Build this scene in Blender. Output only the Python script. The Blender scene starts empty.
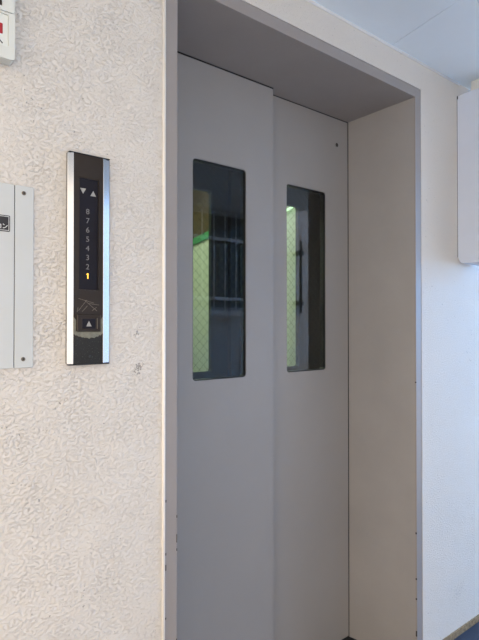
import bpy, bmesh, math, random
from mathutils import Vector, Matrix
random.seed(7)
PI = math.pi
scene = bpy.context.scene
col = scene.collection

# ------------------------------------------------------------------ view
scene.view_settings.view_transform = 'Standard'
scene.view_settings.look = 'None'
scene.view_settings.gamma = 1.0
scene.view_settings.use_curve_mapping = False
scene.view_settings.exposure = 0.0
scene.cycles.max_bounces = 10
scene.cycles.diffuse_bounces = 6
scene.cycles.transparent_max_bounces = 16
scene.cycles.sample_clamp_indirect = 6.0
scene.cycles.use_denoising = True

# camera position (metres); the lift wall is the plane y = 0
CX, CD, CH = -0.6615, 1.0765, 1.2603
ZC = 2.2375            # corridor ceiling
W = 1.016              # clear width of the lift entrance
D1, D2 = 0.2335, 0.2650          # faces of the two landing doors
KD = (CD + 0.2650) / (CD + 0.3119)
def near(x, z):
    return CX + (x - CX) * KD, CH + (z - CH) * KD
WB, ZB = 0.9568, 2.0716            # the reveal narrows a little towards the doors
ZH = 2.10

def pr(x, z, d):
    """where the sight line through (x, 0, z) meets a face standing d in front of the wall"""
    k = d / CD
    return x - k * (x - CX), z - k * (z - CH)

# ------------------------------------------------------------------ colours
def lin(c):
    return tuple(((v / 255) / 12.92 if v / 255 <= 0.04045 else ((v / 255 + 0.055) / 1.055) ** 2.4) for v in c)

def base_mat(name):
    m = bpy.data.materials.new(name); m.use_nodes = True
    nt = m.node_tree
    b = nt.nodes['Principled BSDF']
    return m, nt, b

def N(nt, t, **kw):
    n = nt.nodes.new(t)
    for k, v in kw.items():
        if k.startswith('i_'):
            n.inputs[k[2:].replace('_', ' ')].default_value = v
        else:
            setattr(n, k, v)
    return n

def coords(nt, scale=(1, 1, 1), rot=(0, 0, 0)):
    g = N(nt, 'ShaderNodeTexCoord')
    mp = N(nt, 'ShaderNodeMapping')
    mp.inputs['Scale'].default_value = scale
    mp.inputs['Rotation'].default_value = rot
    nt.links.new(g.outputs['Object'], mp.inputs['Vector'])
    return mp.outputs['Vector']

def paint(name, rgb, rough=0.5, metal=0.0, var=0.06, vscale=6.0, bump=0.0, bscale=200.0, spec=0.5):
    m, nt, b = base_mat(name)
    v = coords(nt)
    n = N(nt, 'ShaderNodeTexNoise', i_Scale=vscale, i_Detail=6.0, i_Roughness=0.6)
    nt.links.new(v, n.inputs['Vector'])
    r = N(nt, 'ShaderNodeMapRange')
    r.inputs['From Min'].default_value = 0.3; r.inputs['From Max'].default_value = 0.7
    r.inputs['To Min'].default_value = 1 - var; r.inputs['To Max'].default_value = 1 + var
    nt.links.new(n.outputs['Fac'], r.inputs['Value'])
    mul = N(nt, 'ShaderNodeVectorMath', operation='SCALE')
    mul.inputs[0].default_value = lin(rgb)
    nt.links.new(r.outputs['Result'], mul.inputs['Scale'])
    nt.links.new(mul.outputs[0], b.inputs['Base Color'])
    b.inputs['Roughness'].default_value = rough
    b.inputs['Metallic'].default_value = metal
    b.inputs['Specular IOR Level'].default_value = spec
    if bump:
        bn = N(nt, 'ShaderNodeTexNoise', i_Scale=bscale, i_Detail=3.0)
        nt.links.new(v, bn.inputs['Vector'])
        bp = N(nt, 'ShaderNodeBump', i_Strength=bump, i_Distance=0.002)
        nt.links.new(bn.outputs['Fac'], bp.inputs['Height'])
        nt.links.new(bp.outputs['Normal'], b.inputs['Normal'])
    return m

def emit(name, rgb, s):
    m, nt, b = base_mat(name)
    b.inputs['Base Color'].default_value = (*lin(rgb), 1)
    b.inputs['Emission Color'].default_value = (*lin(rgb), 1)
    b.inputs['Emission Strength'].default_value = s
    return m

def plaster():
    m, nt, b = base_mat('sprayed_plaster')
    v = coords(nt, (0.9, 1, 1.25), (0, 0.75, 0))
    # lumps thrown on the wall, drawn out a little, over a broad unevenness
    n1 = N(nt, 'ShaderNodeTexNoise', i_Scale=150.0, i_Detail=4.5, i_Roughness=0.62, i_Distortion=0.15)
    n2 = N(nt, 'ShaderNodeTexNoise', i_Scale=210.0, i_Detail=2.0, i_Roughness=0.5, i_Distortion=0.4)
    n3 = N(nt, 'ShaderNodeTexNoise', i_Scale=9.0, i_Detail=2.0)
    for n in (n1, n2, n3): nt.links.new(v, n.inputs['Vector'])
    r1 = N(nt, 'ShaderNodeMapRange', interpolation_type='SMOOTHSTEP')
    r1.inputs['From Min'].default_value = 0.47; r1.inputs['From Max'].default_value = 0.64
    nt.links.new(n1.outputs['Fac'], r1.inputs['Value'])
    a = N(nt, 'ShaderNodeMath', operation='MULTIPLY'); a.inputs[1].default_value = 0.35
    nt.links.new(n2.outputs['Fac'], a.inputs[0])
    s = N(nt, 'ShaderNodeMath', operation='ADD')
    nt.links.new(r1.outputs['Result'], s.inputs[0]); nt.links.new(a.outputs[0], s.inputs[1])
    a3 = N(nt, 'ShaderNodeMath', operation='MULTIPLY_ADD'); a3.inputs[1].default_value = 3.0
    nt.links.new(n3.outputs['Fac'], a3.inputs[0]); nt.links.new(s.outputs[0], a3.inputs[2])
    bp = N(nt, 'ShaderNodeBump', i_Strength=0.9, i_Distance=0.00145)
    # the coat is thrown on thicker left of the lift than right of it
    gx_ = N(nt, 'ShaderNodeTexCoord'); sx_ = N(nt, 'ShaderNodeSeparateXYZ'); nt.links.new(gx_.outputs['Object'], sx_.inputs[0])
    rx_ = N(nt, 'ShaderNodeMapRange'); rx_.inputs['From Max'].default_value = 1.0; rx_.inputs['To Min'].default_value = 1.0; rx_.inputs['To Max'].default_value = 0.6
    nt.links.new(sx_.outputs['X'], rx_.inputs['Value']); nt.links.new(sx_.outputs['X'], rx_.inputs['Value'])
    pz_ = N(nt, 'ShaderNodeTexNoise', i_Scale=14.0, i_Detail=3.0); nt.links.new(gx_.outputs['Object'], pz_.inputs['Vector'])
    pr_ = N(nt, 'ShaderNodeMapRange'); pr_.inputs['From Min'].default_value = 0.35; pr_.inputs['From Max'].default_value = 0.65; pr_.inputs['To Min'].default_value = 0.68; pr_.inputs['To Max'].default_value = 1.0
    nt.links.new(pz_.outputs['Fac'], pr_.inputs['Value'])
    ml_ = N(nt, 'ShaderNodeMath', operation='MULTIPLY'); nt.links.new(rx_.outputs['Result'], ml_.inputs[0]); nt.links.new(pr_.outputs['Result'], ml_.inputs[1])
    nt.links.new(ml_.outputs[0], bp.inputs['Strength'])
    nt.links.new(a3.outputs[0], bp.inputs['Height'])
    nt.links.new(bp.outputs['Normal'], b.inputs['Normal'])
    # colour: off-white, faint blotches, small pits holding dirt
    n4 = N(nt, 'ShaderNodeTexNoise', i_Scale=3.0, i_Detail=5.0)
    nt.links.new(v, n4.inputs['Vector'])
    cr = N(nt, 'ShaderNodeMix', data_type='RGBA')
    cr.inputs['A'].default_value = (*lin((213, 204, 191)), 1); cr.inputs['B'].default_value = (*lin((224, 215, 202)), 1)
    nt.links.new(n4.outputs['Fac'], cr.inputs['Factor'])
    n5 = N(nt, 'ShaderNodeTexNoise', i_Scale=150.0, i_Detail=2.0)
    n6 = N(nt, 'ShaderNodeTexNoise', i_Scale=5.0, i_Detail=2.0)
    v2 = coords(nt, (1, 1, 1), (0.3, 0.2, 0.9))
    nt.links.new(v2, n5.inputs['Vector']); nt.links.new(v2, n6.inputs['Vector'])
    mx = N(nt, 'ShaderNodeMath', operation='MULTIPLY_ADD'); mx.inputs[1].default_value = 0.22
    nt.links.new(n6.outputs['Fac'], mx.inputs[0]); nt.links.new(n5.outputs['Fac'], mx.inputs[2])
    r5 = N(nt, 'ShaderNodeMapRange')
    r5.inputs['From Min'].default_value = 0.835; r5.inputs['From Max'].default_value = 0.88
    r5.inputs['To Max'].default_value = 0.6
    nt.links.new(mx.outputs[0], r5.inputs['Value'])
    c2 = N(nt, 'ShaderNodeMix', data_type='RGBA')
    c2.inputs['B'].default_value = (*lin((96, 86, 74)), 1)
    nt.links.new(cr.outputs['Result'], c2.inputs['A']); nt.links.new(r5.outputs['Result'], c2.inputs['Factor'])
    # a scraped, dirty patch beside the lift frame
    def blot(src, cx, cz, sx, sz, rot, thr):
        g = N(nt, 'ShaderNodeTexCoord')
        mp = N(nt, 'ShaderNodeMapping', vector_type='TEXTURE')
        mp.inputs['Location'].default_value = (cx, 0, cz); mp.inputs['Scale'].default_value = (sx, 1, sz); mp.inputs['Rotation'].default_value = (0, rot, 0)
        nt.links.new(g.outputs['Object'], mp.inputs['Vector'])
        ln = N(nt, 'ShaderNodeVectorMath', operation='LENGTH'); nt.links.new(mp.outputs[0], ln.inputs[0])
        nz = N(nt, 'ShaderNodeTexNoise', i_Scale=190.0, i_Detail=3.0); nt.links.new(g.outputs['Object'], nz.inputs['Vector'])
        sb = N(nt, 'ShaderNodeMath', operation='MULTIPLY_ADD'); sb.inputs[1].default_value = -0.30
        nt.links.new(ln.outputs['Value'], sb.inputs[0]); nt.links.new(nz.outputs['Fac'], sb.inputs[2])
        rr = N(nt, 'ShaderNodeMapRange'); rr.inputs['From Min'].default_value = thr; rr.inputs['From Max'].default_value = thr + 0.10; rr.inputs['To Max'].default_value = 0.6
        nt.links.new(sb.outputs[0], rr.inputs['Value'])
        mxx = N(nt, 'ShaderNodeMix', data_type='RGBA'); mxx.inputs['B'].default_value = (*lin((84, 72, 60)), 1)
        nt.links.new(rr.outputs['Result'], mxx.inputs['Factor']); nt.links.new(src, mxx.inputs['A'])
        return mxx.outputs['Result']
    o_ = blot(c2.outputs['Result'], -0.104, 1.163, 0.013, 0.026, 0.5, 0.33)
    o_ = blot(o_, -0.108, 1.243, 0.018, 0.026, 0.3, 0.43)
    o_ = blot(o_, 1.30, 0.20, 0.25, 0.16, 0.0, 0.53)
    nt.links.new(o_, b.inputs['Base Color'])
    b.inputs['Roughness'].default_value = 0.6
    return m

def glass():
    m = bpy.data.materials.new('wired_glass'); m.use_nodes = True
    nt = m.node_tree; nt.nodes.clear()
    o = N(nt, 'ShaderNodeOutputMaterial'); mix = N(nt, 'ShaderNodeMixShader')
    t = N(nt, 'ShaderNodeBsdfTransparent'); t.inputs['Color'].default_value = (0.84, 0.87, 0.83, 1)
    g = N(nt, 'ShaderNodeBsdfGlossy'); g.inputs['Roughness'].default_value = 0.0
    f = N(nt, 'ShaderNodeFresnel', i_IOR=1.62)
    nt.links.new(f.outputs[0], mix.inputs['Fac'])
    nt.links.new(t.outputs[0], mix.inputs[1]); nt.links.new(g.outputs[0], mix.inputs[2])
    nt.links.new(mix.outputs[0], o.inputs['Surface'])
    return m

def brushed():
    m = paint('brown_anodised_plate', (58, 50, 44), rough=0.32, metal=0.6, var=0.05, vscale=30)
    return m

def sooty():
    """the lower face plate: lint and dust hanging below the button"""
    m, nt, b = base_mat('dusty_plate')
    v = coords(nt)
    sp = N(nt, 'ShaderNodeTexNoise', i_Scale=420.0, i_Detail=3.0)
    nt.links.new(v, sp.inputs['Vector'])
    r = N(nt, 'ShaderNodeMapRange')
    r.inputs['From Min'].default_value = 0.62; r.inputs['From Max'].default_value = 0.74
    nt.links.new(sp.outputs['Fac'], r.inputs['Value'])
    c = N(nt, 'ShaderNodeMix', data_type='RGBA')
    c.inputs['A'].default_value = (*lin((40, 38, 34)), 1); c.inputs['B'].default_value = (*lin((110, 112, 100)), 1)
    nt.links.new(r.outputs['Result'], c.inputs['Factor'])
    nt.links.new(c.outputs['Result'], b.inputs['Base Color'])
    b.inputs['Roughness'].default_value = 0.4; b.inputs['Metallic'].default_value = 0.4
    return m

M = dict(
    plaster=plaster(),
    bead=paint('smooth_plaster_bead', (236, 228, 216), 0.45, var=0.03),
    ceil=paint('painted_board', (232, 242, 249), 0.55, var=0.03, vscale=3),
    floor=paint('grey_vinyl_floor', (36, 42, 58), 0.6, var=0.1, vscale=14),
    ground=paint('concrete_paving', (196, 192, 186), 0.9, var=0.1),
    mortar=paint('rough_mortar', (138, 118, 88), 0.95, var=0.4, vscale=70, bump=1.0, bscale=160),
    steel=paint('cream_painted_steel', (145, 140, 135), 0.42, var=0.025, vscale=5, bump=0.05, bscale=500),
    frame=paint('grey_painted_frame', (148, 140, 134), 0.38, var=0.04, vscale=8, bump=0.05, bscale=400),
    jamb=paint('jamb_paint_lit', (152, 147, 142), 0.45, var=0.05, vscale=5, bump=0.05, bscale=400),  # frame paint again, tone shifted for the light on the reveal
    chip=paint('bare_rusty_steel', (52, 44, 38), 0.8, var=0.3, vscale=80),
    gasket=paint('black_rubber', (22, 22, 24), 0.5),
    dark=paint('dark_shaft', (30, 30, 32), 0.8),
    shaftdoor=paint('dark_grey_steel', (46, 46, 48), 0.6),
    wire=paint('wire', (70, 74, 70), 0.5, 0.6),
    glass=glass(),
    green=paint('pale_green_laminate', (204, 208, 186), 0.45, var=0.03),
    deepgreen=paint('green_trim', (60, 140, 84), 0.4),
    brown=paint('brown_laminate', (84, 64, 42), 0.5, var=0.1, vscale=20),
    tube=emit('lit_tube', (205, 255, 205), 1.6),
    diffuser=emit('lit_diffuser', (234, 250, 230), 9.0),
    chrome=paint('polished_steel', (172, 172, 172), 0.16, 1.0, var=0.02),
    plate=brushed(), soot=sooty(),
    lens=paint('smoked_lens', (26, 23, 30), 0.3, spec=0.25),
    lettering=paint('grey_lettering', (120, 118, 116), 0.6),
    arrow=paint('pale_lettering', (160, 158, 152), 0.6),
    lit=emit('lit_digit', (255, 196, 70), 1.6),
    grime=paint('grey_lint', (122, 120, 106), 0.9, var=0.25, vscale=120),
    scratch=paint('scratched_metal', (112, 100, 88), 0.5),
    panel=paint('grey_sheet_steel', (196, 197, 192), 0.4, var=0.025, vscale=9),
    brass=paint('dull_screw', (120, 110, 96), 0.4, 0.7),
    black=paint('black_label', (30, 28, 32), 0.4),
    white=paint('white_print', (214, 212, 206), 0.6),
    abs=paint('ivory_plastic', (214, 214, 204), 0.45, var=0.02),
    sticker=paint('white_sticker', (220, 222, 214), 0.5),
    red=paint('red_print', (166, 30, 40), 0.5),
    gbox=paint('pale_grey_enamel', (208, 214, 226), 0.38, var=0.03),
    owall=paint('pale_render', (214, 216, 218), 0.7, var=0.05, vscale=5),
    bars=paint('white_painted_bars', (236, 238, 242), 0.5),
    wframe=paint('aluminium_frame', (176, 178, 184), 0.5),
    wglass=paint('dark_window_glass', (36, 32, 34), 0.15),
    pipe=paint('dark_pipe', (52, 54, 58), 0.5),
    ddoor=paint('dark_brown_steel', (58, 42, 36), 0.5, var=0.15, vscale=30),
)

# ------------------------------------------------------------------ builders
def link(name, bm, mat, parent=None, smooth=False):
    bmesh.ops.recalc_face_normals(bm, faces=bm.faces)
    me = bpy.data.meshes.new(name); bm.to_mesh(me); bm.free()
    me.materials.append(mat)
    if smooth:
        for p in me.polygons: p.use_smooth = True
    o = bpy.data.objects.new(name, me); col.objects.link(o)
    if parent is not None:
        o.parent = parent
        o.matrix_parent_inverse = Matrix.Translation(-parent.location)
    return o

def empty(name, loc, label, cat, group=None):
    o = bpy.data.objects.new(name, None); o.location = loc; o.empty_display_size = 0.05
    col.objects.link(o); o['label'] = label; o['category'] = cat; o['kind'] = 'thing'
    if group: o['group'] = group
    return o

def tag(o, label, cat, group=None):
    o['label'] = label; o['category'] = cat
    if group: o['group'] = group
    return o

def struct(o):
    o['kind'] = 'structure'; return o

def box(bm, x0, x1, y0, y1, z0, z1):
    vs = [bm.verts.new((x, y, z)) for x in (x0, x1) for y in (y0, y1) for z in (z0, z1)]
    for f in ((0, 1, 3, 2), (4, 6, 7, 5), (0, 4, 5, 1), (2, 3, 7, 6), (0, 2, 6, 4), (1, 5, 7, 3)):
        bm.faces.new([vs[i] for i in f])
    return bm

def B(x0, x1, y0, y1, z0, z1, bevel=0, seg=2):
    bm = bmesh.new(); box(bm, x0, x1, y0, y1, z0, z1)
    if bevel:
        bmesh.ops.bevel(bm, geom=list(bm.edges), offset=bevel, segments=seg, profile=0.5, affect='EDGES')
    return bm

def rrect(x0, x1, z0, z1, r, n=6):
    pts = []
    for cx, cz, a in ((x1 - r, z1 - r, 0), (x0 + r, z1 - r, PI / 2), (x0 + r, z0 + r, PI), (x1 - r, z0 + r, 1.5 * PI)):
        for k in range(n + 1):
            t = a + k / n * PI / 2
            pts.append((cx + r * math.cos(t), cz + r * math.sin(t)))
    return pts

def plate_with_holes(outer, holes, y0, y1, bm=None):
    bm = bm or bmesh.new()
    loops = [outer] + holes; vv = {}
    for y in (y0, y1):
        edges = []; vv[y] = []
        for lp in loops:
            vs = [bm.verts.new((x, y, z)) for x, z in lp]; vv[y].append(vs)
            for i in range(len(vs)): edges.append(bm.edges.new((vs[i], vs[(i + 1) % len(vs)])))
        bmesh.ops.triangle_fill(bm, use_beauty=True, use_dissolve=False, edges=edges)
    for a, b in zip(vv[y0], vv[y1]):
        for i in range(len(a)):
            j = (i + 1) % len(a); bm.faces.new((a[i], a[j], b[j], b[i]))
    return bm

def prism(pts, y0, y1, bm=None):
    bm = bm or bmesh.new()
    a = [bm.verts.new((x, y0, z)) for x, z in pts]; b = [bm.verts.new((x, y1, z)) for x, z in pts]
    bm.faces.new(a); bm.faces.new(b[::-1])
    for i in range(len(a)):
        j = (i + 1) % len(a); bm.faces.new((a[i], a[j], b[j], b[i]))
    return bm

def tube(p, q, r, n=12, bm=None):
    bm = bm or bmesh.new()
    p, q = Vector(p), Vector(q); d = (q - p)
    mt = Matrix.Translation((p + q) / 2) @ d.to_track_quat('Z', 'Y').to_matrix().to_4x4()
    bmesh.ops.create_cone(bm, cap_ends=True, segments=n, radius1=r, radius2=r, depth=d.length, matrix=mt)
    return bm

def dome(x, y, z, r, h, n=16):
    """a low screw head on a face looking to -y, with a cross slot left as a dent"""
    bm = bmesh.new()
    prof = [(r, 0), (r, h * 0.45), (r * 0.8, h * 0.85), (r * 0.45, h), (r * 0.38, h * 0.45), (0.0001, h * 0.4)]
    rings = [[bm.verts.new((x + a * math.cos(2 * PI * k / n), y - b, z + a * math.sin(2 * PI * k / n))) for k in range(n)] for a, b in prof]
    for u, v in zip(rings, rings[1:]):
        for k in range(n):
            bm.faces.new((u[k], u[(k + 1) % n], v[(k + 1) % n], v[k]))
    bm.faces.new(rings[0]); bm.faces.new(rings[-1])
    return bm

def stroke(p, q, w, y0, y1, bm=None):
    (x0, z0), (x1, z1) = p, q
    l = math.hypot(x1 - x0, z1 - z0); nx, nz = -(z1 - z0) / l * w / 2, (x1 - x0) / l * w / 2
    return prism([(x0 + nx, z0 + nz), (x1 + nx, z1 + nz), (x1 - nx, z1 - nz), (x0 - nx, z0 - nz)], y0, y1, bm)

def text_bm(s, x, y, z, h, bold=0.0):
    cu = bpy.data.curves.new('glyph', 'FONT'); cu.body = s; cu.size = h / 0.69
    cu.align_x = 'CENTER'; cu.extrude = 0.0003; cu.offset = bold
    o = bpy.data.objects.new('glyph', cu); col.objects.link(o)
    bpy.context.view_layer.update()
    me = bpy.data.meshes.new_from_object(o.evaluated_get(bpy.context.evaluated_depsgraph_get()))
    bm = bmesh.new(); bm.from_mesh(me)
    bpy.data.objects.remove(o); bpy.data.curves.remove(cu); bpy.data.meshes.remove(me)
    bm.transform(Matrix.Translation((x, y, z - h / 2)) @ Matrix.Rotation(PI / 2, 4, 'X'))
    return bm

# ------------------------------------------------------------------ the setting
ZF = 0.033
XR = 1.0528 + 0.0008
bm = bmesh.new()                       # plastered wall with the lift opening
box(bm, -2.2, -0.0333, 0.0, 0.34, ZF - 0.03, ZC)
box(bm, 1.0532, 2.6, 0.0, 0.34, ZF + 0.024, ZC)
box(bm, -0.0333, 1.0532, 0.0, 0.34, 2.1366, ZC)
struct(link('wall_back', bm, M['plaster']))
bm = bmesh.new(); box(bm, 1.0532, 2.6, -0.006, 0.34, ZF - 0.03, ZF + 0.024)
struct(link('baseboard_back', bm, M['mortar']))
struct(link('floor', B(-2.2, 2.8, -2.0, 0.0, -0.08, ZF), M['floor']))
struct(link('sill', B(-0.0328, 1.0527, 0.0, 0.42, -0.10, 0.029), M['dark']))
# ceiling boards meeting in a skewed joint
def poly_slab(pts, z0, z1, bm):
    a = [bm.verts.new((x, y, z0)) for x, y in pts]; b = [bm.verts.new((x, y, z1)) for x, y in pts]
    bm.faces.new(a); bm.faces.new(b[::-1])
    for i in range(len(a)):
        j = (i + 1) % len(a); bm.faces.new((a[i], a[j], b[j], b[i]))
CEXR = 2.5
bm = bmesh.new()
sk = 0.20
poly_slab([(-2.2, -2.0), (0.867 - sk * 2.0, -2.0), (0.867, 0.0), (-2.2, 0.0)], ZC, ZC + 0.02, bm)
poly_slab([(0.869 - sk * 2.0, -2.0), (CEXR, -2.0), (CEXR, 0.0), (0.869, 0.0)], ZC, ZC + 0.02, bm)
poly_slab([(-2.2, -2.0), (CEXR, -2.0), (CEXR, 0.34), (-2.2, 0.34)], ZC + 0.02, ZC + 0.2, bm)
struct(link('ceiling', bm, M['ceil']))
bm = tube((-2.1, 0.001, ZC - 0.001), (1.33, 0.001, ZC - 0.001), 0.006)
struct(link('trim_1', bm, M['bead'], smooth=True))
# bead of filler where the plaster stops at the steel frame
bm = tube((-0.0380, 0.0, ZF), (-0.0380, 0.0, 2.137), 0.0042)
struct(link('trim_2', bm, M['bead'], smooth=True))

# opposite side of the corridor, seen back in the glass
struct(link('wall_front', B(0.22, 3.6, -2.25, -1.9, ZF - 0.03, ZC + 0.2), M['owall']))
struct(link('ground', B(-14, 14, -14, 8, -0.5, -0.09), M['ground']))

# ------------------------------------------------------------------ lift door frame
fr = empty('entrance_surround', (0.5, 0.0, 0.0), 'grey painted steel frame lining the lift entrance', 'door frame')
def plan_prism(pts, z0, z1):
    bm = bmesh.new(); poly_slab(pts, z0, z1, bm); return bm
link('jamb', plan_prism([(-0.0328, 0.0012), (-0.0006, 0.0012), (0.0, 0.0018), (0.02, 0.30), (-0.0328, 0.30)], 0.0, 2.1358), M['frame'], fr)
yb = 0.30; sx = (W - WB) / D2; sz = (ZH - ZB) / D2
link('jamb', plan_prism([(1.0527, 0.0012), (1.0527, 0.30), (WB + .0012, yb), (WB + .0012, D2), (W + .0012, 0.0020), (W + .0018, 0.0012)], 0.0, 2.1358), M['frame'], fr)
bm = bmesh.new()
hp = [(0.0010, 2.1356), (0.0010, ZH + .0006), (0.0016, ZH), (D2, ZB), (yb, ZB), (yb, 2.1356)]
a = [bm.verts.new((0.0002, y, z)) for y, z in hp]; b = [bm.verts.new((W + .0008, y, z)) for y, z in hp]
bm.faces.new(a); bm.faces.new(b[::-1])
for i in range(len(a)):
    j = (i + 1) % len(a); bm.faces.new((a[i], a[j], b[j], b[i]))
link('header', bm, M['frame'], fr)
# right reveal: same paint as the frame, its light put into the tone
o = link('jamb_lining', plan_prism([(W, 0.0065), (W + .0012, 0.0065), (WB + .0012, D2), (WB + .0012, yb), (WB, yb), (WB, D2)], 0.0, 2.0995), M['jamb'], fr); o['label'] = 'painted inner face of right jamb, its light put into the tone'
# solid dark strips standing in for the shade in the gaps round the leaves
o = link('top_gap_shade', B(0.021, WB - .001, D2 - .0012, D2 + .0008, ZB - .0025, ZB + .0005), M['gasket'], fr); o['label'] = 'dark strip for the shade above the doors'
o = link('side_gap_shade', B(WB - .0006, WB + .0006, D2 - .0012, 0.2995, 0.03, ZB), M['gasket'], fr); o['label'] = 'dark strip for the shade beside the right door'
o = link('top_gap_shade', B(0.021, 0.5248, D1 - .0015, D1 + .026, ZB - .0001, ZB + .006), M['gasket'], fr); o['label'] = 'dark strip for the shade above the front door'
for z, h in ((0.13, .020), (0.262, .007), (0.335, .006), (0.50, .007), (1.05, .005)):
    o = link('chipped_paint', B(1.0143, 1.0175, 0.0004, 0.005, z, z + h, .0008, 1), M['chip'], fr); o['label'] = 'dark chip on the right edge'
for z, h, x in ((0.838, .006, -.0328), (0.712, .006, -.0328), (0.676, .014, -.0328), (0.56, .005, -.0328)):
    o = link('chipped_paint', B(x, x + .0035, 0.0006, 0.004, z, z + h, .0004, 1), M['chip'], fr); o['label'] = 'dark chip on the left edge'
for z, h in ((0.795, .006), (0.735, .020), (0.715, .006), (0.50, .004)):
    o = link('chipped_paint', B(-0.0012, 0.0006, 0.0004, 0.003, z, z + h, .0004, 1), M['chip'], fr); o['label'] = 'dark chip on the left edge'

# ------------------------------------------------------------------ lift doors
def wired_mesh(x0, x1, z0, z1, y, pitch=0.0205, w=0.00055):
    bm = bmesh.new()
    for sgn in (1, -1):
        c = -2.0
        lo = z0 - (x1 if sgn > 0 else -x0) ; hi = z1 - (x0 if sgn > 0 else -x1)
        k = lo
        while k < hi:
            # line z = sgn*x + k clipped to the pane
            xa, xb = x0, x1
            if sgn > 0: xa = max(xa, z0 - k); xb = min(xb, z1 - k)
            else: xa = max(xa, k - z1); xb = min(xb, k - z0)
            if xb - xa > 0.004:
                stroke((xa, sgn * xa + k), (xb, sgn * xb + k), w, y - w / 2, y + w / 2, bm)
            k += pitch * math.sqrt(2)
    return bm

def lift_door(name, label, cat, x0, x1, yf, th, zt, wx0, wx1, wz0, wz1, mat, group, hole=None, wired=True, k=False):
    zlo = -0.004
    if k:
        x0, zt = near(x0, zt); x1, zlo = near(x1, -0.0095); wx0, wz0 = near(wx0, wz0); wx1, wz1 = near(wx1, wz1)
        x0 = max(x0, 0.022)
        if hole: hole = near(*hole)
    e = empty(name, ((x0 + x1) / 2, yf, 0.0), label, cat, group)
    out = [(x0, zlo), (x1, zlo), (x1, zt), (x0, zt)]
    bm = plate_with_holes(out, [rrect(wx0, wx1, wz0, wz1, 0.012)], yf, yf + th)
    link('door_leaf', bm, mat, e)
    g = 0.003
    bm = plate_with_holes(rrect(wx0 + .0002, wx1 - .0002, wz0 + .0002, wz1 - .0002, 0.0118), [rrect(wx0 + g, wx1 - g, wz0 + g, wz1 - g, 0.010)], yf + 0.003, yf + th - .001)
    link('window_gasket', bm, M['gasket'], e)
    y = yf + 0.0075
    pane = link('window_pane', prism(rrect(wx0 + g, wx1 - g, wz0 + g, wz1 - g, 0.010), y, y + 0.001), M['glass'], e)
    # a single sheet is enough for the glass surface
    bm = bmesh.new(); bm.faces.new([bm.verts.new((x, y, z)) for x, z in rrect(wx0 + g, wx1 - g, wz0 + g, wz1 - g, 0.010)])
    old = pane.data; me = bpy.data.meshes.new('window_pane'); bm.to_mesh(me); bm.free(); me.materials.append(M['glass']); pane.data = me
    bpy.data.meshes.remove(old)
    if wired: link('wire_mesh', wired_mesh(wx0 + g, wx1 - g, wz0 + g, wz1 - g, y + 0.0022), M['wire'], pane)
    if hole:
        bm = tube((hole[0], yf - 0.0012, hole[1]), (hole[0], yf + 0.004, hole[1]), 0.008, 18)
        o = link('release_keyhole', bm, M['chip'], e); o['label'] = 'small dark keyhole near the top corner'
        bm = plate_with_holes([(hole[0] + .0105 * math.cos(t * PI / 10), hole[1] + .0105 * math.sin(t * PI / 10)) for t in range(20)],
                              [[(hole[0] + .008 * math.cos(t * PI / 10), hole[1] + .008 * math.sin(t * PI / 10)) for t in range(20)]], yf - 0.002, yf + 0.001)
        link('keyhole_ring', bm, M['steel'], o)
    return e

lift_door('sliding_lift_door', 'front left grey steel lift door panel reflecting a barred window in its glass', 'lift door',
          0.0015, 0.5666, D1, 0.028, ZH - 0.0004, 0.2271, 0.4426, 1.0858, 1.7874, M['steel'], 'landing door panels', k=True)
lift_door('sliding_lift_door', 'rear right grey steel lift door panel with keyhole in upper corner', 'lift door',
          0.535, W - 0.0060, D2, 0.028, ZH - 0.0030, 0.6635, 0.8765, 1.0858, 1.7874, M['steel'], 'landing door panels', hole=(0.9424, 1.9914), k=True)

# ------------------------------------------------------------------ lift car behind the glass
lift_door('inner_lift_door', 'inner car door behind the left door glass, green light in its window', 'lift car door',
          0.0, 0.56, 0.499, 0.02, 2.08, 0.2271, 0.458, 1.0858, 1.765, M['shaftdoor'], 'inner car door panels', wired=False)
lift_door('inner_lift_door', 'inner car door behind the right door glass, green light in its window', 'lift car door',
          0.53, 1.24, 0.476, 0.02, 2.08, 0.6635, 0.893, 1.0858, 1.765, M['shaftdoor'], 'inner car door panels', wired=False)
car = empty('lift_car', (0.5, 1.2, 0.0), 'pale green lift car lit inside, seen through the door glass', 'lift car')
cy0, cy1 = 0.56, 1.80
link('floor_panel', B(-0.2, 1.14, cy0, cy1, -0.06, 0.0), M['floor'], car)
link('ceiling_panel', B(-0.2, 1.14, cy0, cy1, 2.15, 2.2), M['green'], car)
link('wall_panel', B(-0.22, -0.2, cy0, cy1, 0.0, 2.15), M['green'], car)
link('wall_panel', B(1.12, 1.14, cy0, cy1, 0.0, 2.15), M['green'], car)
link('wall_panel', B(-0.2, 1.12, cy1, cy1 + 0.02, 0.0, 2.15), M['green'], car)
def side_slab(pts, x0, x1):
    bm = bmesh.new()
    a = [bm.verts.new((x0, y, z)) for y, z in pts]; b = [bm.verts.new((x1, y, z)) for y, z in pts]
    bm.faces.new(a); bm.faces.new(b[::-1])
    for i in range(len(a)):
        j = (i + 1) % len(a); bm.faces.new((a[i], a[j], b[j], b[i]))
    return bm
o = link('upper_panel', side_slab([(1.30, 1.846), (1.795, 1.777), (1.795, 2.145), (1.30, 2.145)], 1.108, 1.1195), M['brown'], car); o['label'] = 'brown upper panel'
o = link('trim_strip', side_slab([(1.30, 1.806), (1.795, 1.737), (1.795, 1.777), (1.30, 1.846)], 1.106, 1.1195), M['deepgreen'], car); o['label'] = 'green trim strip'
o = link('light_tube', tube((1.105, 0.62, 1.864), (1.105, 0.90, 1.805), 0.005), M['tube'], car, True); o['label'] = 'thin lit tube'
link('ceiling_light', B(0.25, 0.85, 0.8, 1.5, 2.135, 2.149), M['diffuser'], car)
bm = bmesh.new()                       # shaft around the car
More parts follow.
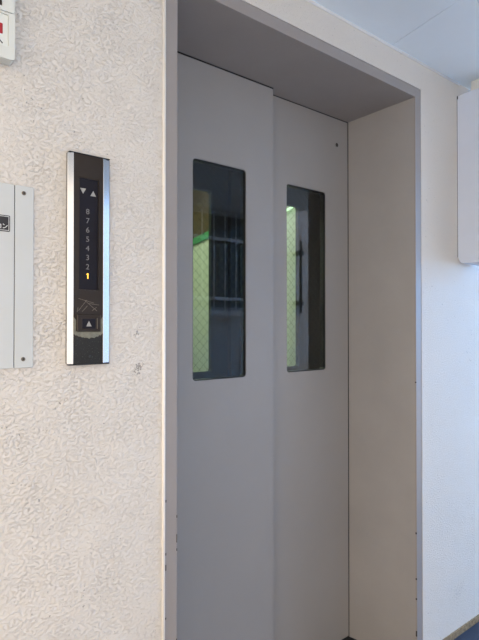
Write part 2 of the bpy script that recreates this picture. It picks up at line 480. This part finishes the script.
box(bm, -0.6, 1.6, 1.9, 2.0, -0.3, 2.9); box(bm, -0.65, -0.55, 0.345, 1.9, -0.3, 2.9)
box(bm, 1.55, 1.65, 0.345, 1.9, -0.3, 2.9); box(bm, -0.6, 1.6, 0.345, 1.9, 2.85, 2.95); box(bm, -0.6, 1.6, 0.345, 1.9, -0.4, -0.3)
box(bm, -0.6, 1.6, 0.343, 0.38, 2.09, 2.9)
box(bm, -0.6, -0.04, 0.343, 0.36, -0.3, 2.12); box(bm, 0.98, 1.6, 0.343, 0.36, -0.3, 2.12)
struct(link('wall_shaft', bm, M['dark']))

# ------------------------------------------------------------------ floor indicator with call button
ind = empty('floor_indicator', (-0.2236, 0.0, 1.4), 'tall dark lift floor indicator with chrome side strips and call button', 'lift indicator')
T = 0.012
iz0, iz1 = 1.1795, 1.6235
def P(x, z, d=T): return pr(x, z, d)
xl_o, xr_o = -0.2740, P(-0.176, 1.4)[0] + 0.0025
xl_i, xr_i = P(-0.2575, 1.4)[0], P(-0.1915, 1.4)[0]
link('back_box', B(xl_o + .004, xr_o - .004, -0.006, 0.0, iz0 + .002, iz1 - .002), M['gasket'], ind)
def chrome_strip(xo, xi, s):
    # five-sided extrusion: steep outer edge, flat face leaning outward
    bm = bmesh.new()
    prof = [(xo, -0.0005), (xo + s * 0.0004, -0.0075), (xo + s * 0.002, -0.0088), (xi - s * 0.0006, -T - 0.002), (xi, -T - 0.0015), (xi, -0.0005)]
    a = [bm.verts.new((x, y, iz0)) for x, y in prof]; b = [bm.verts.new((x, y, iz1)) for x, y in prof]
    bm.faces.new(a); bm.faces.new(b[::-1])
    for i in range(len(a)):
        j = (i + 1) % len(a); bm.faces.new((a[i], a[j], b[j], b[i]))
    return bm
o = link('side_strip', chrome_strip(xl_o, xl_i, 1), M['chrome'], ind); o['label'] = 'chrome left strip'
o = link('side_strip', chrome_strip(xr_o, xr_i, -1), M['chrome'], ind); o['label'] = 'chrome right strip'
bm = B(xl_o + .002, xr_o - .002, -T - .001, -0.001, iz1, iz1 + 0.003, 0.001, 1)
link('end_cap', bm, M['gasket'], ind)
bm = B(xl_o + .002, xr_o - .002, -T - .001, -0.001, iz0 - 0.003, iz0, 0.001, 1)
link('end_cap', bm, M['gasket'], ind)
dl, dt = P(-0.2447, 1.5775); dr, db = P(-0.2020, 1.3382)
zbt = P(0, 1.3382)[1]
bl, bt = P(-0.2515, 1.2839); br, bb = P(-0.1966, 1.2473)
# face plate with the display cut out, and the lower plate under the button
face = plate_with_holes([(xl_i, 1.235), (xr_i, 1.235), (xr_i, iz1), (xl_i, iz1)], [[(dl, db), (dr, db), (dr, dt), (dl, dt)]], -T, -T + .004)
link('face_plate', face, M['plate'], ind)
o = link('lower_plate', B(xl_i, xr_i, -T, -T + .004, iz0, 1.235), M['soot'], ind); o['label'] = 'dusty lower plate'
link('plate_screw', dome(-0.225, -T + .0005, 1.194, 0.0028, 0.0014), M['gasket'], ind)
lens = link('display_lens', B(dl, dr, -T + .002, -T + .006, db, dt), M['lens'], ind)
bm = bmesh.new(); box(bm, dr - .0002, dr + .0013, -T - .0012, -T + .003, db, dt); box(bm, dl, dr, -T - .0006, -T + .003, db - .0014, db)
o = link('display_edge', bm, M['plate'], ind)
yl = -T + .0015
gx = P(-0.2256, 1.4)[0]
for k in range(8):
    n = 8 - k
    z = P(0, 1.5071 - k * (1.5071 - 1.3674) / 7)[1]
    if n == 1:
        bm = stroke((gx + .0006, z - .0058), (gx + .0006, z + .0058), .0021, yl - .0004, yl + .0003)
        stroke((gx + .0002, z + .0050), (gx - .0024, z + .0030), .0015, yl - .00045, yl + .0003, bm)
        o = link('lit_digit', bm, M['lit'], lens); o['label'] = 'glowing amber digit 1'
    else:
        link('digit', text_bm(str(n), gx, yl, z, 0.0112), M['lettering'], lens)
ax, az = P(-0.2362, 1.5500); s = 0.0064
link('down_arrow', prism([(ax - s, az + s * .9), (ax + s, az + s * .9), (ax, az - s * .9)], yl - .0004, yl + .0003), M['arrow'], lens)
ax, az = P(-0.2135, 1.5475)
link('up_arrow', prism([(ax - s, az - s * .9), (ax + s, az - s * .9), (ax, az + s * .9)], yl - .0004, yl + .0003), M['arrow'], lens)
# call button
bx0, bx1 = bl + .001, br - .001
bm = B(bx0, bx1, -T - .005, -T, bb, bt, 0.0012, 1)
bo = link('call_button', bm, M['plate'], ind)
cl, ct = P(-0.2384, 1.2746, T + .005); cr_, cb = P(-0.2085, 1.2538, T + .005)
bm = B(cl, cr_, -T - .0062, -T - .004, cb, ct, 0.0006, 1)
link('button_lens', bm, M['lens'], bo)
mx_, mz = (cl + cr_) / 2, (cb + ct) / 2; s = 0.0058
link('up_arrow', prism([(mx_ - s, mz - s), (mx_ + s, mz - s), (mx_, mz + s)], -T - .0068, -T - .006), M['arrow'], bo)
o = link('button_highlight_rib', B(cr_ + .0035, cr_ + .0048, -T - .0062, -T - .004, cb - .001, ct + .002), M['brass'], bo)
# lint caught round the button
bm = bmesh.new()
pts = []
for k in range(25):
    t = k / 24; x = xl_i + (xr_i - xl_i) * t
    pts.append((x, bb - 0.004 - 0.009 * math.sin(PI * t) - 0.003 * random.random()))
pts += [(xr_i, bt - 0.004), (xr_i - 0.006, bt - 0.012), (xr_i - .006, bb + .001), (xl_i + .006, bb + .001), (xl_i + 0.006, bt - 0.012), (xl_i, bt - 0.005)]
prism(pts, -T - .0008, -T + .0006, bm)
o = link('lint', bm, M['grime'], ind); o['label'] = 'grey lint around the button'
bm = bmesh.new()
for a, b in (((-.246, 1.318), (-.212, 1.309)), ((-.246, 1.292), (-.228, 1.315)), ((-.232, 1.314), (-.205, 1.292)), ((-.238, 1.29), (-.226, 1.303)), ((-.216, 1.292), (-.206, 1.300)), ((-.249, 1.289), (-.247, 1.299)), ((-.225, 1.308), (-.2, 1.305))):
    stroke(P(*a), P(*b), .0009, -T - .0003, -T + .0002, bm)
o = link('scratches', bm, M['scratch'], ind); o['label'] = 'pale scratches above the button'

# ------------------------------------------------------------------ grey cover panel at the left edge
pn = empty('operating_panel', (-0.5, 0.0, 1.35), 'flat grey steel panel with black lettered plate and two screws', 'control panel')
pz0, pz1 = 1.1760, 1.5385
link('edge_strip', B(-0.3766, -0.3412, -0.005, 0.0, pz0, pz1, 0.0008, 1), M['panel'], pn)
link('cover', B(-0.640, -0.3780, -0.005, 0.0, pz0, pz1, 0.0008, 1), M['panel'], pn)
link('seam', B(-0.3782, -0.3764, -0.0028, 0.0, pz0 + .001, pz1 - .001), M['gasket'], pn)
for z in (1.5240, 1.1935):
    sc = link('screw', dome(-0.3602, -0.0048, z, 0.0042, 0.0018), M['brass'], pn, True)
    link('screw_recess', tube((-0.3602, -0.0062, z), (-0.3602, -0.005, z), 0.0019, 10), M['gasket'], sc)
lx1, lz1 = pr(-0.3846, 1.4766, .006); lz0 = pr(0, 1.4447, .006)[1]
lx0 = lx1 - 0.11
lp = link('name_plate', prism(rrect(lx0, lx1, lz0, lz1, 0.002, 3), -0.0062, -0.005), M['black'], pn); lp['label'] = 'black plate with white border and characters'
bm = plate_with_holes([(lx0 + .0018, lz0 + .0018), (lx1 - .0018, lz0 + .0018), (lx1 - .0018, lz1 - .0018), (lx0 + .0018, lz1 - .0018)],
                      [[(lx0 + .0027, lz0 + .0027), (lx1 - .0027, lz0 + .0027), (lx1 - .0027, lz1 - .0027), (lx0 + .0027, lz1 - .0027)]], -0.0066, -0.006)
link('plate_border', bm, M['white'], lp)
bm = bmesh.new()                       # the end of the line of characters
u = 0.0088; ox, oz = lx1 - 0.0142, lz0 + 0.0060
stroke((ox + .1 * u, oz + .95 * u), (ox + .42 * u, oz + .72 * u), .0012, -0.0067, -0.006, bm)
pp = [(.08, .02), (.5, .14), (.85, .42), (1.02, .72)]
for a, b in zip(pp, pp[1:]): stroke((ox + a[0] * u, oz + a[1] * u), (ox + b[0] * u, oz + b[1] * u), .0012, -0.0067, -0.006, bm)
link('character', bm, M['white'], lp)
bm = bmesh.new(); ox -= 0.0108
stroke((ox + .9 * u, oz), (ox + .9 * u, oz + .8 * u), .0014, -0.0067, -0.006, bm); stroke((ox + .1 * u, oz + .8 * u), (ox + .9 * u, oz + .8 * u), .0012, -0.0067, -0.006, bm); stroke((ox + .1 * u, oz + .02 * u), (ox + .9 * u, oz + .02 * u), .0012, -0.0067, -0.006, bm)
link('character', bm, M['white'], lp)

# ------------------------------------------------------------------ ivory plastic box, top left
ib = empty('wall_alarm_box', (-0.46, 0.0, 1.9), 'ivory plastic wall box with recessed white and red sticker', 'alarm box')
d = 0.030
rx, _ = pr(-0.3768, 1.85, d); _, rz0 = pr(0, 1.7855, d)
steps = pr(0, 1.8760, d)[1]
ix1, iz1_ = pr(-0.3890, 1.8735, d); iz0_ = pr(0, 1.8095, d)[1]
ix0 = ix1 - 0.085
bx0 = rx - 0.118
out = rrect(bx0, rx, rz0, 1.96, 0.006)
bm = plate_with_holes(out, [rrect(ix0, ix1, iz0_, iz1_, 0.003, 4)], -d, -0.004)
o = link('housing', bm, M['abs'], ib)
mod = o.modifiers.new('edge', 'BEVEL'); mod.width = 0.003; mod.segments = 2; mod.limit_method = 'ANGLE'
link('back_plate', B(bx0 + .003, rx - .003, -0.006, 0.0, rz0 + .003, 1.957), M['abs'], ib)
link('upper_cover', prism(rrect(bx0 + .004, rx - .0035, steps + .001, 1.956, .004), -d - .004, -d + .001), M['abs'], ib)
st = link('sticker', B(ix0 + .0005, ix1 - .0005, -d + .003, -d + .006, iz0_ + .0005, iz1_ - .0005), M['sticker'], ib); st['label'] = 'white sticker with red mark'
_, r1 = pr(0, 1.8540, d); _, r0 = pr(0, 1.8335, d); r_x = pr(-0.4005, 1.85, d)[0]
link('red_mark', prism(rrect(r_x - .022, r_x + .0012, r0, r1, .0015, 3), -d + .0024, -d + .0032), M['red'], st)
bm = bmesh.new(); _, k1 = pr(0, 1.8185, d)
stroke((r_x - .008, k1 + .005), (r_x + .0012, k1 - .0035), .002, -d + .0024, -d + .0032, bm); stroke((r_x - .008, k1 + .005), (r_x - .016, k1 - .0035), .002, -d + .0024, -d + .0032, bm)
link('black_mark', bm, M['black'], st)
gz0 = pr(0, 1.8850, d)[1]; gx1 = pr(-0.4025, 1.88, d)[0]
link('speaker_grille', B(gx1 - .05, gx1, -d - .0048, -d - .003, gz0, gz0 + .03), M['plate'], ib)

# ------------------------------------------------------------------ box standing out from the wall on the right
bxs = empty('projecting_sign_box', (1.36, 0.0, 1.85), 'pale grey metal box with rounded corners standing out from wall below ceiling', 'metal box')
bm = bmesh.new()
prof = []                              # profile in y, z, pushed out along x
r = 0.028
by0, by1, bz0, bz1 = -0.14, -0.001, 1.506, 2.186
for cy_, cz_, a in ((by1 - r, bz1 - .006, 0), (by0 + r, bz1 - .006, 1), (by0 + r, bz0 + r, 2), (by1 - r, bz0 + r, 3)):
    rr_z = .006 if a < 2 else r
    for k in range(7):
        t = a * PI / 2 + k / 6 * PI / 2
        prof.append((cy_ + r * math.cos(t) if a in (1, 2) else (cy_ + r * math.cos(t)), cz_ + rr_z * math.sin(t)))
BX = 1.3115
a = [bm.verts.new((BX, y, z)) for y, z in prof]; b = [bm.verts.new((BX + .12, y, z)) for y, z in prof]
bm.faces.new(a); bm.faces.new(b[::-1])
for i in range(len(a)):
    j = (i + 1) % len(a); bm.faces.new((a[i], a[j], b[j], b[i]))
o = link('housing', bm, M['gbox'], bxs)
mod = o.modifiers.new('edge', 'BEVEL'); mod.width = 0.004; mod.segments = 3; mod.limit_method = 'ANGLE'; mod.angle_limit = 0.7
bm = bmesh.new()
inner = [(by0 + (y - by0) * .93 + .014, 1.846 + (z - 1.846) * .955) for y, z in prof]
a = [bm.verts.new((BX - .003, y, z)) for y, z in inner]; b = [bm.verts.new((BX + .001, y, z)) for y, z in inner]
bm.faces.new(a); bm.faces.new(b[::-1])
for i in range(len(a)):
    j = (i + 1) % len(a); bm.faces.new((a[i], a[j], b[j], b[i]))
link('face_panel', bm, M['gbox'], bxs)
o = link('edge_seal', tube((BX - .0008, -0.0015, bz0 + r), (BX - .0008, -0.0015, bz1 - .004), 0.0026, 8), M['chip'], bxs); o['label'] = 'dark grimy seam against the wall'
link('ceiling_bracket', B(BX + .03, BX + .09, -0.11, -0.04, bz1 - .001, ZC, 0.004), M['white'], bxs)

# ------------------------------------------------------------------ across the corridor (mirrored in the glass)
yo = -1.9
wn = empty('barred_window', (2.2, yo, 1.4), 'dark window with aluminium bars and sill across the corridor', 'window')
link('glass_pane', B(1.55, 2.52, yo, yo + .01, 1.40, 2.18), M['wglass'], wn)
bm = plate_with_holes([(1.52, 1.37), (2.55, 1.37), (2.55, 2.21), (1.52, 2.21)], [[(1.56, 1.41), (2.51, 1.41), (2.51, 2.17), (1.56, 2.17)]], yo, yo + .04)
link('window_frame', bm, M['wframe'], wn)
link('window_sill', B(1.5, 2.57, yo, yo + .09, 1.342, 1.382, .003), M['bars'], wn)
for k in range(7):
    x = 1.656 + k * .114
    link('bar', tube((x, yo + .06, 1.39), (x, yo + .06, 2.19), .007, 8), M['bars'], wn, True)
for z in (1.465, 1.955):
    link('rail', B(1.53, 2.54, yo + .045, yo + .058, z, z + .028), M['bars'], wn)
dp = empty('wall_handle_pipe', (2.815, yo, 1.4), 'dark vertical pipe on brackets across the corridor', 'pipe')
link('pipe', tube((2.815, yo + .07, 1.375), (2.815, yo + .07, 2.06), .013), M['pipe'], dp, True)
for z in (1.45, 1.925): link('bracket', B(2.775, 2.855, yo, yo + .075, z, z + .04, .004), M['pipe'], dp)

# ------------------------------------------------------------------ light
wd = bpy.data.worlds.new('sky'); scene.world = wd; wd.use_nodes = True
nt = wd.node_tree; nt.nodes.clear()
out = N(nt, 'ShaderNodeOutputWorld'); bg = N(nt, 'ShaderNodeBackground')
tc = N(nt, 'ShaderNodeTexCoord'); sep = N(nt, 'ShaderNodeSeparateXYZ')
nt.links.new(tc.outputs['Generated'], sep.inputs[0])
rp = N(nt, 'ShaderNodeValToRGB')
rp.color_ramp.interpolation = 'EASE'
mr = N(nt, 'ShaderNodeMapRange'); mr.inputs['From Min'].default_value = -1; mr.inputs['From Max'].default_value = 1
nt.links.new(sep.outputs['X'], mr.inputs['Value'])
nt.links.new(mr.outputs['Result'], rp.inputs['Fac'])
e = rp.color_ramp.elements
e[0].position = 0.22; e[0].color = (1.40, 1.23, 1.06, 1)
e[1].position = 0.86; e[1].color = (0.85, 1.85, 3.6, 1)
m_ = e.new(0.66); m_.color = (0.99, 0.865, 0.75, 1)
nt.links.new(rp.outputs['Color'], bg.inputs['Color'])
bg.inputs['Strength'].default_value = 2.3
nt.links.new(bg.outputs[0], out.inputs['Surface'])

sun = bpy.data.lights.new('sun', 'SUN'); so = bpy.data.objects.new('sun', sun); col.objects.link(so)
sun.energy = 3.0; sun.color = (1.0, 0.94, 0.86); sun.angle = 0.01
so.rotation_euler = Vector((-0.15, -0.75, -1.0)).to_track_quat('-Z', 'Y').to_euler()   # high behind the building

# ------------------------------------------------------------------ camera
cam = bpy.data.cameras.new('camera'); co = bpy.data.objects.new('camera', cam); col.objects.link(co)
cam.sensor_fit = 'VERTICAL'; cam.sensor_height = 36.0; cam.lens = 36.0 * 516.25 / 640
cam.clip_start = 0.01
yaw, pitch = 0.6707, 0.0106
fwd = Vector((math.sin(yaw) * math.cos(pitch), math.cos(yaw) * math.cos(pitch), math.sin(pitch)))
co.location = (CX, -CD, CH); co.rotation_euler = fwd.to_track_quat('-Z', 'Y').to_euler()
scene.camera = co
